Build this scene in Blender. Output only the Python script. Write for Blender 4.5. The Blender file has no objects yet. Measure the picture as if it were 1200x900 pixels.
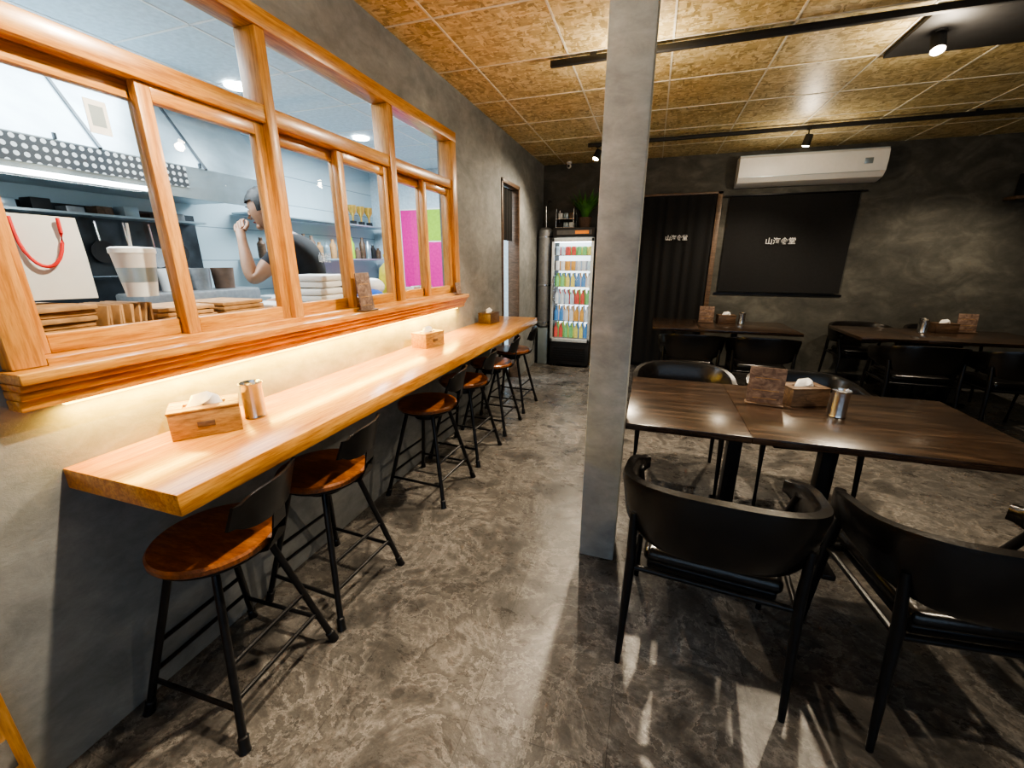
import bpy, bmesh, math, random
from mathutils import Vector, Matrix, Euler
random.seed(7)
R=math.radians
sc=bpy.context.scene
try: sc.view_settings.look='AgX - Medium High Contrast'
except Exception: pass

# ------------------------------------------------------------------ materials
def newmat(name):
    m=bpy.data.materials.new(name);m.use_nodes=True
    nt=m.node_tree;b=nt.nodes['Principled BSDF']
    return m,nt,b
def N(nt,t,**k):
    n=nt.nodes.new(t)
    for a,v in k.items():
        if a in n.inputs: n.inputs[a].default_value=v
        else: setattr(n,a,v)
    return n
def ramp(nt,stops,interp='LINEAR'):
    r=nt.nodes.new('ShaderNodeValToRGB');r.color_ramp.interpolation=interp
    e=r.color_ramp.elements
    while len(e)<len(stops): e.new(.5)
    for i,(p,c) in enumerate(stops):
        e[i].position=p;e[i].color=(c[0],c[1],c[2],1)
    return r
def coords(nt,scale=(1,1,1),rot=(0,0,0),kind='Object'):
    tc=nt.nodes.new('ShaderNodeTexCoord');mp=nt.nodes.new('ShaderNodeMapping')
    mp.inputs['Scale'].default_value=scale;mp.inputs['Rotation'].default_value=rot
    nt.links.new(tc.outputs[kind],mp.inputs[0]);return mp
def bump(nt,b,h,strength=.3,dist=.01):
    bp=nt.nodes.new('ShaderNodeBump');bp.inputs['Strength'].default_value=strength;bp.inputs['Distance'].default_value=dist
    nt.links.new(h,bp.inputs['Height']);nt.links.new(bp.outputs[0],b.inputs['Normal'])
def plain(name,col,rough=.5,metal=0,var=.12,nscale=30,emit=None,es=0,bmp=0,coat=0):
    m,nt,b=newmat(name)
    mp=coords(nt);n=N(nt,'ShaderNodeTexNoise',Scale=nscale,Detail=4.)
    nt.links.new(mp.outputs[0],n.inputs['Vector'])
    lo=[c*(1-var) for c in col];hi=[min(1,c*(1+var)) for c in col]
    r=ramp(nt,[(.3,lo),(.7,hi)]);nt.links.new(n.outputs[0],r.inputs[0]);nt.links.new(r.outputs[0],b.inputs['Base Color'])
    b.inputs['Roughness'].default_value=rough;b.inputs['Metallic'].default_value=metal
    if coat:b.inputs['Coat Weight'].default_value=coat;b.inputs['Coat Roughness'].default_value=.15
    if emit: b.inputs['Emission Color'].default_value=(*emit,1);b.inputs['Emission Strength'].default_value=es
    if bmp: bump(nt,b,n.outputs[0],bmp,.005)
    return m
def wood(name,cols,scale,rough=.4,coat=.2,bmp=.15,nscale=3.,fine=.6,dark=(.5,.42,.35)):
    m,nt,b=newmat(name)
    mp=coords(nt,scale)
    n=N(nt,'ShaderNodeTexNoise',Scale=nscale,Detail=8.,Roughness=.6,Distortion=.6);nt.links.new(mp.outputs[0],n.inputs['Vector'])
    n2=N(nt,'ShaderNodeTexNoise',Scale=nscale*3.5,Detail=6.,Roughness=.7);nt.links.new(mp.outputs[0],n2.inputs['Vector'])
    r=ramp(nt,[(.30,cols[0]),(.5,cols[1]),(.68,cols[2])]);nt.links.new(n.outputs[0],r.inputs[0])
    mx=N(nt,'ShaderNodeMix',data_type='RGBA',blend_type='MULTIPLY');mx.inputs[0].default_value=fine
    r2=ramp(nt,[(.38,dark),(.56,(1,1,1))]);nt.links.new(n2.outputs[0],r2.inputs[0])
    nt.links.new(r.outputs[0],mx.inputs[6]);nt.links.new(r2.outputs[0],mx.inputs[7]);nt.links.new(mx.outputs[2],b.inputs['Base Color'])
    b.inputs['Roughness'].default_value=rough;b.inputs['Coat Weight'].default_value=coat;b.inputs['Coat Roughness'].default_value=.2
    bump(nt,b,n2.outputs[0],bmp,.002);return m
def concrete(name,c0,c1,c2,rough=.75,sc_=1.6,bs=.35):
    m,nt,b=newmat(name)
    mp=coords(nt,(1,1,1.6))
    n=N(nt,'ShaderNodeTexNoise',Scale=sc_,Detail=10.,Roughness=.62,Distortion=.8);nt.links.new(mp.outputs[0],n.inputs['Vector'])
    n2=N(nt,'ShaderNodeTexNoise',Scale=9.,Detail=8.,Roughness=.7,Distortion=.3);nt.links.new(mp.outputs[0],n2.inputs['Vector'])
    r=ramp(nt,[(.3,c0),(.5,c1),(.68,c2)]);nt.links.new(n.outputs[0],r.inputs[0])
    r2=ramp(nt,[(.35,(.78,.78,.78)),(.65,(1.05,1.05,1.05))]);nt.links.new(n2.outputs[0],r2.inputs[0])
    mx=N(nt,'ShaderNodeMix',data_type='RGBA',blend_type='MULTIPLY');mx.inputs[0].default_value=1
    nt.links.new(r.outputs[0],mx.inputs[6]);nt.links.new(r2.outputs[0],mx.inputs[7]);nt.links.new(mx.outputs[2],b.inputs['Base Color'])
    b.inputs['Roughness'].default_value=rough
    bump(nt,b,n2.outputs[0],bs,.008);return m
def floor_mat():
    m,nt,b=newmat('slate_vinyl')
    mp=coords(nt,(1,1,1))
    big=N(nt,'ShaderNodeTexNoise',Scale=1.1,Detail=4.,Roughness=.55,Distortion=.2);nt.links.new(mp.outputs[0],big.inputs['Vector'])
    rb=ramp(nt,[(.32,(.68,.68,.69)),(.68,(1.15,1.13,1.10))]);nt.links.new(big.outputs[0],rb.inputs[0])
    n=N(nt,'ShaderNodeTexNoise',Scale=2.9,Detail=15.,Roughness=.69,Distortion=.4);nt.links.new(mp.outputs[0],n.inputs['Vector'])
    r=ramp(nt,[(.36,(.060,.057,.055)),(.45,(.11,.104,.098)),(.495,(.185,.172,.16)),(.505,(.30,.285,.265)),(.515,(.10,.094,.088)),(.57,(.16,.15,.14)),(.605,(.27,.255,.237)),(.62,(.14,.131,.122)),(.72,(.22,.207,.192))]);nt.links.new(n.outputs[0],r.inputs[0])
    mpb=coords(nt,(1.,1.6,1),(0,0,.6))
    n2=N(nt,'ShaderNodeTexNoise',Scale=6.5,Detail=15.,Roughness=.74,Distortion=.3);nt.links.new(mpb.outputs[0],n2.inputs['Vector'])
    r2=ramp(nt,[(.38,(.66,.65,.65)),(.485,(.98,.97,.96)),(.498,(1.22,1.2,1.18)),(.510,(.72,.71,.70)),(.62,(1.12,1.10,1.08))]);nt.links.new(n2.outputs[0],r2.inputs[0])
    mx=N(nt,'ShaderNodeMix',data_type='RGBA',blend_type='MULTIPLY');mx.inputs[0].default_value=1
    nt.links.new(r.outputs[0],mx.inputs[6]);nt.links.new(r2.outputs[0],mx.inputs[7])
    m3=N(nt,'ShaderNodeMix',data_type='RGBA',blend_type='MULTIPLY');m3.inputs[0].default_value=1
    nt.links.new(mx.outputs[2],m3.inputs[6]);nt.links.new(rb.outputs[0],m3.inputs[7])
    br=N(nt,'ShaderNodeTexBrick',Scale=1.0);br.inputs['Mortar Size'].default_value=.0014;br.inputs['Brick Width'].default_value=.92;br.inputs['Row Height'].default_value=.46
    br.inputs['Color1'].default_value=(1,1,1,1);br.inputs['Color2'].default_value=(.80,.80,.80,1);br.inputs['Mortar'].default_value=(.5,.5,.5,1)
    mp2=coords(nt,(1,1,1),(0,0,R(90)));nt.links.new(mp2.outputs[0],br.inputs['Vector'])
    m2=N(nt,'ShaderNodeMix',data_type='RGBA',blend_type='MULTIPLY');m2.inputs[0].default_value=1
    nt.links.new(m3.outputs[2],m2.inputs[6]);nt.links.new(br.outputs[0],m2.inputs[7]);nt.links.new(m2.outputs[2],b.inputs['Base Color'])
    rr=ramp(nt,[(.3,(.20,.20,.20)),(.7,(.40,.40,.40))]);nt.links.new(n2.outputs[0],rr.inputs[0]);nt.links.new(rr.outputs[0],b.inputs['Roughness'])
    bump(nt,b,n.outputs[0],.5,.012);return m
def osb_mat():
    m,nt,b=newmat('osb_board')
    outs=[]
    for i,(s,rz) in enumerate([((16,46,1),.3),((44,17,1),1.1),((26,60,1),2.3)]):
        mp=coords(nt,s,(0,0,rz))
        nz=N(nt,'ShaderNodeTexNoise',Scale=.5,Detail=3.);nt.links.new(mp.outputs[0],nz.inputs['Vector'])
        add=N(nt,'ShaderNodeVectorMath',operation='MULTIPLY_ADD');add.inputs[1].default_value=(3.5,3.5,0)
        nt.links.new(nz.outputs[1],add.inputs[0]);nt.links.new(mp.outputs[0],add.inputs[2])
        v=N(nt,'ShaderNodeTexVoronoi',Scale=1.);v.inputs['Randomness'].default_value=1;nt.links.new(add.outputs[0],v.inputs['Vector'])
        sp=nt.nodes.new('ShaderNodeSeparateColor');nt.links.new(v.outputs['Color'],sp.inputs[0])
        outs.append(sp)
    gt=N(nt,'ShaderNodeMath',operation='GREATER_THAN');gt.inputs[1].default_value=.5;nt.links.new(outs[2].outputs[1],gt.inputs[0])
    a=N(nt,'ShaderNodeMix',data_type='FLOAT');nt.links.new(gt.outputs[0],a.inputs[0]);nt.links.new(outs[0].outputs[0],a.inputs[2]);nt.links.new(outs[1].outputs[0],a.inputs[3])
    r=ramp(nt,[(.03,(.30,.225,.09)),(.25,(.47,.365,.165)),(.6,(.60,.485,.24)),(.95,(.76,.65,.39))]);nt.links.new(a.outputs[0],r.inputs[0])
    nt.links.new(r.outputs[0],b.inputs['Base Color']);b.inputs['Roughness'].default_value=.45
    bump(nt,b,a.outputs[0],.25,.003);return m
def glass_mat(name,tint=(1,1,1),k=.9,base=.04):
    m=bpy.data.materials.new(name);m.use_nodes=True;nt=m.node_tree;nt.nodes.clear()
    o=nt.nodes.new('ShaderNodeOutputMaterial');mx=nt.nodes.new('ShaderNodeMixShader')
    t=nt.nodes.new('ShaderNodeBsdfTransparent');t.inputs[0].default_value=(*tint,1)
    g=nt.nodes.new('ShaderNodeBsdfGlossy');g.inputs['Roughness'].default_value=.01
    f=nt.nodes.new('ShaderNodeLayerWeight');f.inputs[0].default_value=.5
    p=N(nt,'ShaderNodeMath',operation='POWER');p.inputs[1].default_value=4.0
    mm=N(nt,'ShaderNodeMath',operation='MULTIPLY_ADD');mm.inputs[1].default_value=k;mm.inputs[2].default_value=base
    nt.links.new(f.outputs['Facing'],p.inputs[0]);nt.links.new(p.outputs[0],mm.inputs[0]);nt.links.new(mm.outputs[0],mx.inputs[0])
    nt.links.new(t.outputs[0],mx.inputs[1]);nt.links.new(g.outputs[0],mx.inputs[2]);nt.links.new(mx.outputs[0],o.inputs[0]);return m
def emis(name,col,s):
    m,nt,b=newmat(name);b.inputs['Base Color'].default_value=(*col,1)
    b.inputs['Emission Color'].default_value=(*col,1);b.inputs['Emission Strength'].default_value=s;return m
def tile_mat():
    m,nt,b=newmat('kitchen_tile')
    mp=coords(nt,(1,1,1),(R(90),0,R(90)));br=N(nt,'ShaderNodeTexBrick',Scale=1.);br.offset=0
    br.inputs['Brick Width'].default_value=.3;br.inputs['Row Height'].default_value=.3;br.inputs['Mortar Size'].default_value=.004
    br.inputs['Color1'].default_value=(.46,.57,.62,1);br.inputs['Color2'].default_value=(.42,.53,.58,1);br.inputs['Mortar'].default_value=(.2,.25,.28,1)
    nt.links.new(mp.outputs[0],br.inputs['Vector']);nt.links.new(br.outputs[0],b.inputs['Base Color']);b.inputs['Roughness'].default_value=.25;return m
def hole_mat():
    m,nt,b=newmat('perforated_steel')
    mp=coords(nt,(0,1,1));v=N(nt,'ShaderNodeTexVoronoi',Scale=26.);v.inputs['Randomness'].default_value=0
    nt.links.new(mp.outputs[0],v.inputs['Vector'])
    r=ramp(nt,[(0,(.85,.9,.92)),(.30,(.08,.09,.10))],'CONSTANT');nt.links.new(v.outputs[0],r.inputs[0]);nt.links.new(r.outputs[0],b.inputs['Base Color'])
    b.inputs['Metallic'].default_value=.2;b.inputs['Roughness'].default_value=.35;return m

M={}
M['floor']=floor_mat()
M['wall']=concrete('grey_plaster',(.175,.185,.19),(.245,.253,.253),(.335,.338,.33))
M['walldark']=concrete('dark_olive_plaster',(.048,.047,.042),(.076,.074,.064),(.13,.125,.108),sc_=2.4)
M['pillar']=concrete('pillar_concrete',(.33,.35,.35),(.40,.42,.415),(.48,.495,.485),sc_=4)
M['osb']=osb_mat()
M['grid']=plain('ceiling_seam',(.74,.71,.60),.6)
M['honey']=wood('honey_pine_long_y',[(.44,.17,.028),(.60,.28,.055),(.73,.40,.10)],(11,.8,11),.30,.3,fine=.75,dark=(.55,.40,.28))
M['honeyz']=wood('honey_pine_long_z',[(.44,.18,.038),(.59,.28,.07),(.68,.36,.105)],(12,12,1.),.4,.15)
M['walnut']=wood('dark_walnut',[(.016,.010,.007),(.038,.023,.015),(.082,.051,.034)],(.9,10,10),.25,.35,fine=.8,dark=(.35,.3,.27))
M['seat']=wood('seat_plywood',[(.13,.038,.011),(.25,.080,.021),(.38,.14,.038)],(3,14,3),.32,.35,fine=.7)
M['boxwood']=wood('napkin_box_wood',[(.24,.125,.035),(.40,.22,.07),(.52,.32,.11)],(3,16,16),.45,.1)
M['boxdark']=wood('dark_box_wood',[(.07,.042,.025),(.12,.072,.042),(.18,.11,.07)],(3,16,16),.45,.1)
M['metal']=plain('black_metal',(.016,.016,.018),.32,.5,.2)
M['black']=plain('matte_black',(.012,.012,.013),.6,0,.2)
M['leather']=plain('black_leather',(.008,.007,.007),.25,0,.3,60,bmp=.2,coat=.15)
M['steel']=plain('brushed_steel',(.66,.67,.68),.22,1,.08)
M['steelk']=plain('kitchen_steel',(.38,.46,.50),.32,.55,.15,6)
M['holes']=hole_mat()
M['white']=plain('white_plastic',(.80,.80,.78),.4,0,.02)
M['paper']=plain('tissue_paper',(.85,.84,.82),.9,0,.04,40,bmp=.3)
M['kraft']=plain('kraft_paper',(.40,.22,.09),.8,0,.25,25)
M['red']=plain('red_ribbon',(.6,.02,.02),.5)
M['glass']=glass_mat('window_glass',(.95,.98,1))
M['fglass']=glass_mat('cooler_glass',(.95,.98,1),.6,.02)
M['cloth']=plain('black_cloth',(.006,.006,.007),.9,0,.3,50)
M['tile']=tile_mat()
M['kceil']=plain('kitchen_ceiling_paint',(.56,.66,.72),.6)
M['skin']=plain('skin',(.42,.23,.14),.5,0,.08)
M['hair']=plain('black_hair',(.010,.008,.007),.5,0,.3,80)
M['shirt']=plain('black_tshirt',(.010,.012,.017),.85,0,.3,20)
M['pants']=plain('dark_trousers',(.02,.02,.03),.8)
M['menu']=concrete('menu_card',(.09,.055,.042),(.19,.12,.09),(.34,.24,.18),sc_=22,bs=.05)
M['gold']=plain('gold_plastic',(.65,.42,.10),.3,.7)
M['blue']=plain('blue_plastic',(.02,.12,.55),.4)
M['yellow']=plain('yellow_bag',(.75,.65,.05),.5)
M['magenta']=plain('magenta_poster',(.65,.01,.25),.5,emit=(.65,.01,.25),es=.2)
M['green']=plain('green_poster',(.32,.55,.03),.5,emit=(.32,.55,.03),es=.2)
M['leaf']=plain('leaf_green',(.07,.20,.04),.5,0,.4,12)
M['terra']=plain('plant_pot',(.16,.10,.07),.7)
M['led']=emis('led_strip',(1,.68,.12),12)
M['lamp']=emis('lamp_lens',(1,.86,.62),100)
M['tube']=emis('fluorescent_tube',(.95,1,1),14)
M['klamp']=emis('kitchen_downlight',(.95,1,1),25)
M['coolglow']=emis('cooler_backlight',(.85,.95,1),2.2)
M['whitetxt']=plain('white_print',(.7,.7,.7),.7)
M['tank']=plain('dull_tank_steel',(.34,.35,.36),.4,.6)
M['darksteel']=plain('dark_mottled_steel',(.05,.06,.07),.35,.5,.5,5)  # dark grey steel with a mottled tone

# ------------------------------------------------------------------ builder
class B:
    def __init__(s): s.bm=bmesh.new();s.mats=[]
    def mi(s,m):
        if m not in s.mats:s.mats.append(m)
        return s.mats.index(m)
    def add(s,tb,mat,T=None):
        if T is not None: tb.transform(T)
        i=s.mi(mat)
        bmesh.ops.recalc_face_normals(tb,faces=tb.faces[:])
        for f in tb.faces:f.material_index=i;f.smooth=True
        me=bpy.data.meshes.new('t');tb.to_mesh(me);tb.free();s.bm.from_mesh(me);bpy.data.meshes.remove(me)
    def box(s,a,b,mat,bev=0,T=None,seg=2):
        tb=bmesh.new();bmesh.ops.create_cube(tb,size=1)
        c=[(a[i]+b[i])/2 for i in range(3)];d=[abs(b[i]-a[i]) for i in range(3)]
        for v in tb.verts: v.co=Vector((c[0]+v.co.x*d[0],c[1]+v.co.y*d[1],c[2]+v.co.z*d[2]))
        if bev: bmesh.ops.bevel(tb,geom=tb.edges[:],offset=min(bev,min(d)*.49),segments=seg,profile=.5,affect='EDGES')
        s.add(tb,mat,T);return s
    def quad(s,pts,mat):
        tb=bmesh.new();tb.faces.new([tb.verts.new(p) for p in pts]);s.add(tb,mat);return s
    def lathe(s,prof,mat,seg=32,T=None,sx=1,sy=1):
        tb=bmesh.new();rings=[]
        for r,z in prof:
            if r<1e-5: rings.append([tb.verts.new((0,0,z))])
            else: rings.append([tb.verts.new((r*sx*math.cos(2*math.pi*k/seg),r*sy*math.sin(2*math.pi*k/seg),z)) for k in range(seg)])
        for A,C in zip(rings,rings[1:]):
            for k in range(seg):
                k2=(k+1)%seg
                if len(A)==1 and len(C)==1: continue
                if len(A)==1: tb.faces.new((A[0],C[k],C[k2]))
                elif len(C)==1: tb.faces.new((A[k],C[0],A[k2]))
                else: tb.faces.new((A[k],C[k],C[k2],A[k2]))
        s.add(tb,mat,T);return s
    def sweep(s,pts,prof,mat,up=(0,0,1),scales=None,closed=False,T=None):
        tb=bmesh.new();rings=[];n=len(pts);P=[Vector(p) for p in pts]
        for i in range(n):
            if closed:t=P[(i+1)%n]-P[(i-1)%n]
            else:t=P[min(i+1,n-1)]-P[max(i-1,0)]
            t.normalize();u=Vector(up)
            if abs(t.dot(u))>.98:u=Vector((1,0,0)) if abs(t.x)<.9 else Vector((0,1,0))
            side=t.cross(u).normalized();v=side.cross(t).normalized()
            pr=prof(i) if callable(prof) else prof
            k=scales[i] if scales else 1
            rings.append([tb.verts.new(P[i]+side*a*k+v*b*k) for a,b in pr])
        m=len(rings[0]);rr=list(zip(rings,rings[1:]))
        if closed: rr.append((rings[-1],rings[0]))
        for A,C in rr:
            for k in range(m):
                tb.faces.new((A[k],A[(k+1)%m],C[(k+1)%m],C[k]))
        if not closed: tb.faces.new(rings[0]);tb.faces.new(rings[-1][::-1])
        s.add(tb,mat,T);return s
    def tube(s,pts,r,mat,seg=10,radii=None,closed=False,up=(0,0,1),T=None):
        c=[(math.cos(2*math.pi*k/seg),math.sin(2*math.pi*k/seg)) for k in range(seg)]
        sc_=radii or [r]*len(pts)
        return s.sweep(pts,c,mat,up,sc_,closed,T)
    def ball(s,c,rad,mat,seg=16,T=None):
        tb=bmesh.new();bmesh.ops.create_uvsphere(tb,u_segments=seg,v_segments=max(8,seg*2//3),radius=1)
        rr=rad if hasattr(rad,'__len__') else (rad,)*3
        for v in tb.verts:v.co=Vector((c[0]+v.co.x*rr[0],c[1]+v.co.y*rr[1],c[2]+v.co.z*rr[2]))
        s.add(tb,mat,T);return s
    def mesh(s,name,ang=35):
        me=bpy.data.meshes.new(name);s.bm.to_mesh(me);s.bm.free()
        for m in s.mats:me.materials.append(m)
        me.set_sharp_from_angle(angle=R(ang));return me
    def done(s,name,loc=(0,0,0),rz=0,ang=35,parent=None):
        return inst(name,s.mesh(name,ang),loc,rz,parent)
def inst(name,me,loc=(0,0,0),rz=0,parent=None):
    o=bpy.data.objects.new(name,me);bpy.context.collection.objects.link(o)
    o.location=loc;o.rotation_euler=(0,0,R(rz))
    if parent:o.parent=parent
    return o
def TR(loc,rz=0,rx=0,ry=0,s=1):
    return Matrix.Translation(loc)@Euler((R(rx),R(ry),R(rz))).to_matrix().to_4x4()@Matrix.Scale(s,4)
def empty(name,loc=(0,0,0)):
    o=bpy.data.objects.new(name,None);bpy.context.collection.objects.link(o);o.location=loc;o.empty_display_size=.1;return o

CH=2.78; XL=-1.58; YB=6.3; XR=4.3; YF=-1.8
# ------------------------------------------------------------------ room shell
B().box((XL-.12,YF,-.1),(XR+.1,YB+.1,0),M['floor']).done('floor')
b=B()
b.box((XL-.12,YF,CH),(XR+.1,YB+.1,CH+.1),M['osb'])
g=.64
x=-1.28
while x<XR:
    b.box((x-.006,YF,CH-.004),(x+.006,YB,CH+.001),M['grid']);x+=g
y=-1.35
while y<YB:
    b.box((XL,y-.006,CH-.0035),(XR,y+.006,CH+.001),M['grid']);y+=g
b.done('ceiling')
b=B();W=M['wall']
for (y0,y1,z0,z1) in [(YF,.60,0,CH),(.60,3.29,0,1.2),(.60,3.29,2.43,CH),(3.29,4.5,0,CH),(4.5,5.07,2.3,CH),(5.07,YB,0,CH)]:
    b.box((XL-.12,y0,z0),(XL,y1,z1),W)
b.done('wall_left')
B().box((XL-.12,YB,0),(XR+.1,YB+.12,CH),M['walldark']).done('wall_back')
B().box((XR,YF,0),(XR+.12,YB,CH),M['walldark']).done('wall_right')
b=B()
b.box((XL-.12,YF-.12,0),(-1.1,YF,CH),W);b.box((3.4,YF-.12,0),(XR+.1,YF,CH),W);b.box((-1.1,YF-.12,2.4),(3.4,YF,CH),W);b.box((-1.1,YF-.12,0),(3.4,YF,.4),W)
b.done('wall_front')
b=B()
for xx in (-1.1,.4,1.9,3.34): b.box((xx,YF-.1,.4),(xx+.06,YF-.02,2.4),M['metal'])
b.quad([(-1.1,YF-.06,.4),(3.4,YF-.06,.4),(3.4,YF-.06,2.4),(-1.1,YF-.06,2.4)],M['glass']);b.done('window_2')
B().box((-.235,1.87,0),(-.06,2.05,CH),M['pillar'],.006).done('pillar')

# ------------------------------------------------------------------ wood window
b=B();hz=M['honeyz'];hy=M['honey'];g_=M['glass']
X0,X1=XL-.065,XL+.045
b.box((X0,.575,1.226),(X1,.645,2.372),hz,.004)
b.box((X0,3.21,1.226),(X1,3.29,2.372),hz,.004)
b.box((X0,.575,2.37),(X1+.003,3.29,2.44),hy,.004)
b.box((X0,.645,1.2),(X1-.001,3.21,1.245),hy,.004)
b.box((X0,.645,2.035),(X1-.01,3.21,2.10),hy,.004)
posts=[(1.51,1.56),(2.38,2.44)]
for p0,p1 in posts: b.box((X0,p0,1.245),(X1-.004,p1,2.37),hz,.004)
bays=[(.645,1.51),(1.56,2.38),(2.44,3.21)]
for (y0,y1) in bays:
    b.quad([(XL-.05,y0,2.10),(XL-.05,y1,2.10),(XL-.05,y1,2.37),(XL-.05,y0,2.37)],g_)
    mid=(y0+y1)/2
    for k,(s0,s1) in enumerate([(y0,mid+.03),(mid-.03,y1)]):
        xa,xb=((XL-.06,XL-.025) if k==0 else (XL-.02,XL+.015))
        st=.044
        b.box((xa,s0,1.245),(xb,s0+st,2.035),hz,.003);b.box((xa,s1-st,1.245),(xb,s1,2.035),hz,.003)
        b.box((xa,s0+st,1.245),(xb,s1-st,1.30),hy,.003);b.box((xa,s0+st,1.985),(xb,s1-st,2.035),hy,.003)
        xm=(xa+xb)/2;b.quad([(xm,s0+st,1.30),(xm,s1-st,1.30),(xm,s1-st,1.985),(xm,s0+st,1.985)],g_)
b.done('window_1')
b=B()
for (xa,z0,z1) in [(.105,1.195,1.225),(.09,1.175,1.195),(.075,1.15,1.175),(.06,1.118,1.15)]:
    b.box((XL,.56,z0),(XL+xa,3.33,z1),hy,.005)
b.done('trim_1')
b=B();b.box((XL+.012,.66,1.106),(XL+.03,3.25,1.118),M['led']);b.done('led_strip_light')
B().box((XL-.020,.92,1.86),(XL-.018,.975,1.95),M['white']).box((XL-.018,.93,1.88),(XL-.0175,.965,1.935),M['steelk']).done('sticker')
b=B();b.box((XL+.001,-.6,0),(XL+.03,.355,2.2),hz,.004);b.box((XL+.03,-.5,.1),(XL+.04,.25,2.1),hz,.004);b.box((XL+.03,.29,.16),(XL+.036,.33,.26),M['steel'],.002);b.done('door_1')

# ------------------------------------------------------------------ counter
B().box((XL,.62,.855),(-1.11,4.25,.92),hy,.004).done('bar_counter')

# ------------------------------------------------------------------ stool
def stool_mesh():
    b=B();mt=M['metal'];RT=TR((0,0,0),14)
    b.lathe([(0,.592),(.182,.592),(.190,.600),(.190,.614),(.183,.622),(0,.623)],M['seat'],48)
    b.lathe([(0,.576),(.17,.576),(.176,.582),(.176,.592),(0,.592)],mt,40)
    b.lathe([(0,.52),(.085,.52),(.09,.525),(.09,.576)],mt,24)
    F=[]
    for a in (45,135,225,315):
        c,s=math.cos(R(a)),math.sin(R(a))
        top=Vector((.13*c,.13*s,.578));bot=Vector((.298*c,.298*s,.0))
        at=(lambda z,top=top,bot=bot: top.lerp(bot,(.578-z)/.578))
        F.append(at)
        b.tube([top,at(.25),at(.02)],.012,mt,12,radii=[.0125,.0125,.0125])
        b.tube([at(.05),at(.045),at(.012),at(.0)],.017,mt,12,radii=[.012,.0165,.0165,.019])
    for k in range(4):
        A,C=F[k],F[(k+1)%4]
        z=.13 if k%2==0 else .16
        b.tube([A(z),C(z)],.008,mt,8)
    for k in (1,3):
        b.tube([F[k](.27),F[(k+1)%4](.27)],.008,mt,8)
    pts=[(.05,0,.573),(.12,0,.572),(.165,0,.576),(.197,0,.592),(.214,0,.625),(.224,0,.67),(.232,0,.73),(.238,0,.775)]
    def pf(i):
        w=[.02,.026,.034,.042,.042,.036,.030,.026][i];return [(-w,-.003),(w,-.003),(w,.003),(-w,.003)]
    b.sweep(pts,pf,mt,T=RT)
    tb=bmesh.new();nu,nv=18,8;grid=[]
    for side in (0,1):
        for i in range(nu+1):
            for j in range(nv+1):
                u=-1+2*i/nu;v=-1+2*j/nv
                hw=.172
                hh=.066*max(.45,(1-abs(u)**4.5))**.6
                th=u*hw/.26
                y=.26*math.sin(th);x=.250-.26*(1-math.cos(th))-(.010 if side else 0)+.016*v
                grid.append(tb.verts.new((x,y,.785+v*hh)))
    n1=(nu+1)*(nv+1)
    idx=lambda s,i,j:grid[s*n1+i*(nv+1)+j]
    for i in range(nu):
        for j in range(nv):
            tb.faces.new((idx(0,i,j),idx(0,i+1,j),idx(0,i+1,j+1),idx(0,i,j+1)))
            tb.faces.new((idx(1,i,j),idx(1,i,j+1),idx(1,i+1,j+1),idx(1,i+1,j)))
    for i in range(nu):
        for j in (0,nv): tb.faces.new((idx(0,i,j),idx(0,i+1,j),idx(1,i+1,j),idx(1,i,j)))
    for j in range(nv):
        for i in (0,nu): tb.faces.new((idx(0,i,j),idx(0,i,j+1),idx(1,i,j+1),idx(1,i,j)))
    b.add(tb,mt,RT)
    return b.mesh('bar_stool')
sm=stool_mesh()
for (x,y,r) in [(-1.315,.82,2),(-1.315,1.31,-3),(-1.315,2.25,-3),(-1.315,2.82,-3),(-1.315,3.42,-2),(-1.315,4.02,-3)]:
    inst('bar_stool',sm,(x,y,0),r)

# ------------------------------------------------------------------ dining chair (faces +Y)
def chair_mesh():
    b=B();le=M['leather'];mt=M['metal']
    b.box((-.225,-.215,.425),(.225,.225,.485),le,.028,seg=4)
    b.box((-.21,-.20,.395),(.21,.21,.43),mt,.008)
    n=44;rings=[];tb=bmesh.new()
    for i in range(n+1):
        th=R(-126+252*i/n);s_,c_=math.sin(th),math.cos(th)
        e=.70
        x=.308*math.copysign(abs(s_)**e,s_);y=-.270*math.copysign(abs(c_)**e,c_)
        w=max(0,math.cos(th*.74))
        top=.672+.105*w**.9
        h=.055+.205*w**1.0
        t=.019+.006*w
        nx,ny=s_,-c_
        lean=.045*w
        ring=[]
        for (a,c) in [(-1,.10),(-.7,.0),(.7,.0),(1,.10),(1,.90),(.7,1),(-.7,1),(-1,.90)]:
            zz=top-h+h*c
            off=a*t+lean*(c-.5)
            ring.append(tb.verts.new((x+nx*off,y+ny*off,zz)))
        rings.append(ring)
    for A,C in zip(rings,rings[1:]):
        for k in range(8): tb.faces.new((A[k],A[(k+1)%8],C[(k+1)%8],C[k]))
    tb.faces.new(rings[0]);tb.faces.new(rings[-1][::-1])
    b.add(tb,le)
    for sx in (-1,1):
        b.tube([(sx*.272,-.205,.62),(sx*.265,-.23,.44),(sx*.275,-.285,.0)],.014,mt,12,radii=[.013,.018,.011])
        b.tube([(sx*.285,.09,.66),(sx*.262,.185,.43),(sx*.265,.225,.0)],.014,mt,12,radii=[.013,.018,.011])
        b.tube([(sx*.262,-.23,.41),(sx*.262,.185,.41)],.011,mt,8)
    b.tube([(-.262,-.23,.41),(.262,-.23,.41)],.011,mt,8)
    b.tube([(-.262,.185,.41),(.262,.185,.41)],.011,mt,8)
    return b.mesh('dining_chair',50)
cm=chair_mesh()
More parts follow.
